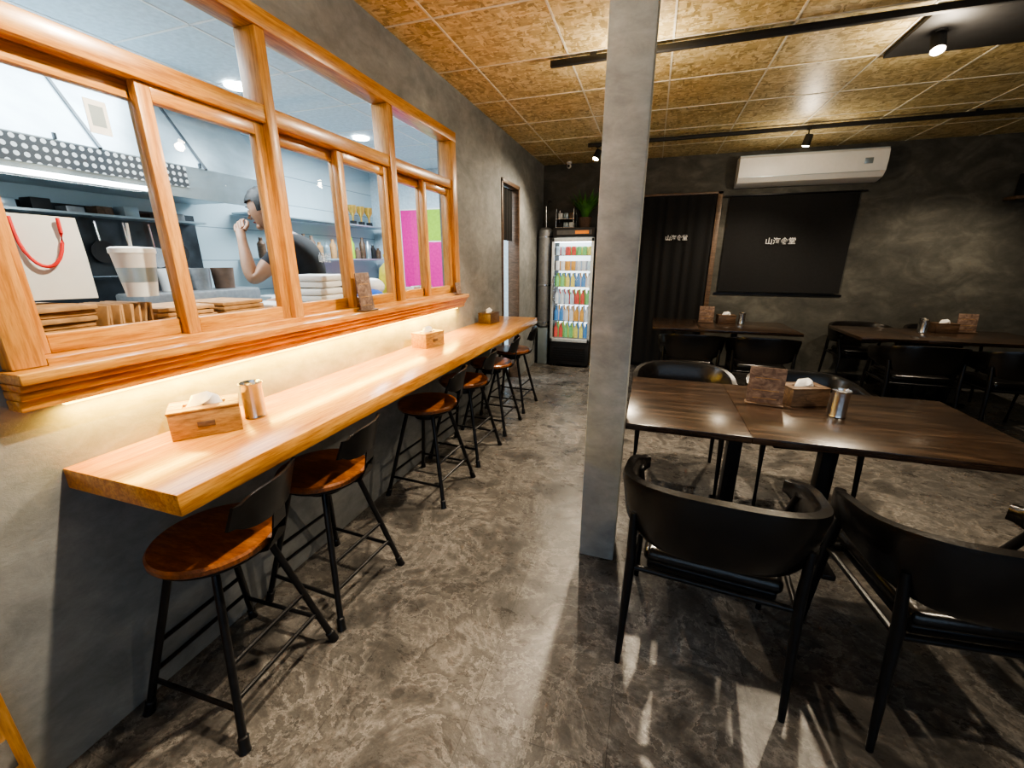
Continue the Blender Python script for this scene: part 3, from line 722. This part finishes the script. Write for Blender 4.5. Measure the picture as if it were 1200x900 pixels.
def fingers(name,wr,pal,curl):
    b=B();d=(pal-wr).normalized();sd=d.cross(curl).normalized()
    for k in range(4):
        base=pal+sd*(-.027+.018*k)+d*.012;ln=[.030,.034,.032,.025][k]
        p1=base+d*ln;p2=p1+(d*.55+curl*.8).normalized()*ln*.8;p3=p2+(d*.05+curl).normalized()*ln*.6
        b.tube([base-d*.015,base,p1,p2,p3],.008,M['skin'],8,radii=[.009,.0095,.0085,.0078,.006],up=tuple(sd))
    tb_=pal-d*.03-sd*.03;b.tube([tb_,tb_-sd*.02+d*.02+curl*.01,tb_-sd*.022+d*.045+curl*.022,tb_-sd*.012+d*.062+curl*.03],.009,M['skin'],8,radii=[.012,.011,.0095,.007],up=tuple(sd))
    o=b.done(name,ang=80);o.parent=cook;o.location=-cook.location
fingers('hand_left',jv('wrL'),jv('palL'),V((-.45,.75,.3)).normalized())
fingers('hand_right',jv('wrR'),jv('palR'),V((0,0,-1)))
b=B();sk=M['skin'];hr=M['hair']
tb=bmesh.new();bmesh.ops.create_uvsphere(tb,u_segments=32,v_segments=24,radius=1)
for v in tb.verts:
    x,y,z_=v.co
    w=.076*(1-.18*max(0,-z_)**1.3);dd=.096*(1 if y<0 else .95);
    X=x*w;Y=y*dd*(1-.10*max(0,-z_));Z=z_*.118
    if z_<-.3 and y<0: Y*=.8
    if z_<-.55 and y>0: Y+=.012*y
    if y>.5 and .0<z_<.25 and .2<abs(x)<.6: Y-=.006
    v.co=V((X,Y,Z))
b.add(tb,sk)
b.sweep([(0,.088,.02),(0,.096,-.005),(0,.104,-.026),(0,.092,-.036)],lambda i:[(-[.006,.009,.013,.009][i],-.008),([.006,.009,.013,.009][i],-.008),(0,.008)],sk)
b.ball((0,.083,-.060),(.022,.008,.006),plain('lips',(.33,.12,.10),.5));b.ball((0,.058,-.092),(.034,.026,.022),sk)
for s_ in (-1,1):
    b.ball((s_*.03,.078,.010),(.013,.008,.006),M['white'],12);b.ball((s_*.03,.0845,.010),(.006,.003,.006),hr,10)
    b.box((s_*.03-.016,.081,.028),(s_*.03+.016,.088,.034),hr,.002);b.ball((s_*.076,-.005,-.005),(.010,.019,.032),sk,14)
tb=bmesh.new();bmesh.ops.create_uvsphere(tb,u_segments=40,v_segments=28,radius=1)
kill=[v for v in tb.verts if (v.co.z<.36 and v.co.y>.30) or (v.co.z<-.12 and v.co.y>-.08) or v.co.z<-.62]
bmesh.ops.delete(tb,geom=kill,context='VERTS')
for v in tb.verts:
    j=1+.03*math.sin(v.co.x*17)*math.cos(v.co.y*13+v.co.z*9);v.co=V((v.co.x*.087*j,v.co.y*.109*j-.003,v.co.z*.134*j))
b.add(tb,hr)
hd=b.done('head',ang=60);hd.parent=cook
ang=math.degrees(math.atan2(Fv.y,Fv.x))-90
hd.location=V((-2.285,2.12,1.79))+DX-cook.location;hd.rotation_euler=(R(-14),0,R(ang))
cu_=bpy.data.curves.new('shirt_print','FONT');cu_.body='山海食堂';cu_.size=.07;cu_.extrude=.001;cu_.align_x='CENTER';cu_.materials.append(M['whitetxt'])
o=bpy.data.objects.new('shirt_print',cu_);bpy.context.collection.objects.link(o);o.parent=cook
nrm=(-Fv);o.rotation_euler=(R(90),0,math.atan2(nrm.y,nrm.x)+R(90));o.location=V((-2.13,2.225,1.47))+DX+nrm*.14-cook.location

# ------------------------------------------------------------------ world, camera
w=bpy.data.worlds.new('World');sc.world=w;w.use_nodes=True
bg=w.node_tree.nodes['Background'];bg.inputs[0].default_value=(.55,.7,.9,1);bg.inputs[1].default_value=1.0
ca=bpy.data.cameras.new('camera');ca.sensor_width=36;ca.lens=484/1200*36;ca.clip_start=.02
co=bpy.data.objects.new('camera',ca);bpy.context.collection.objects.link(co)
co.location=(0,0,1.5)
co.rotation_euler=(math.pi/2-math.atan(145/484),0,math.atan(165/505))
sc.camera=co
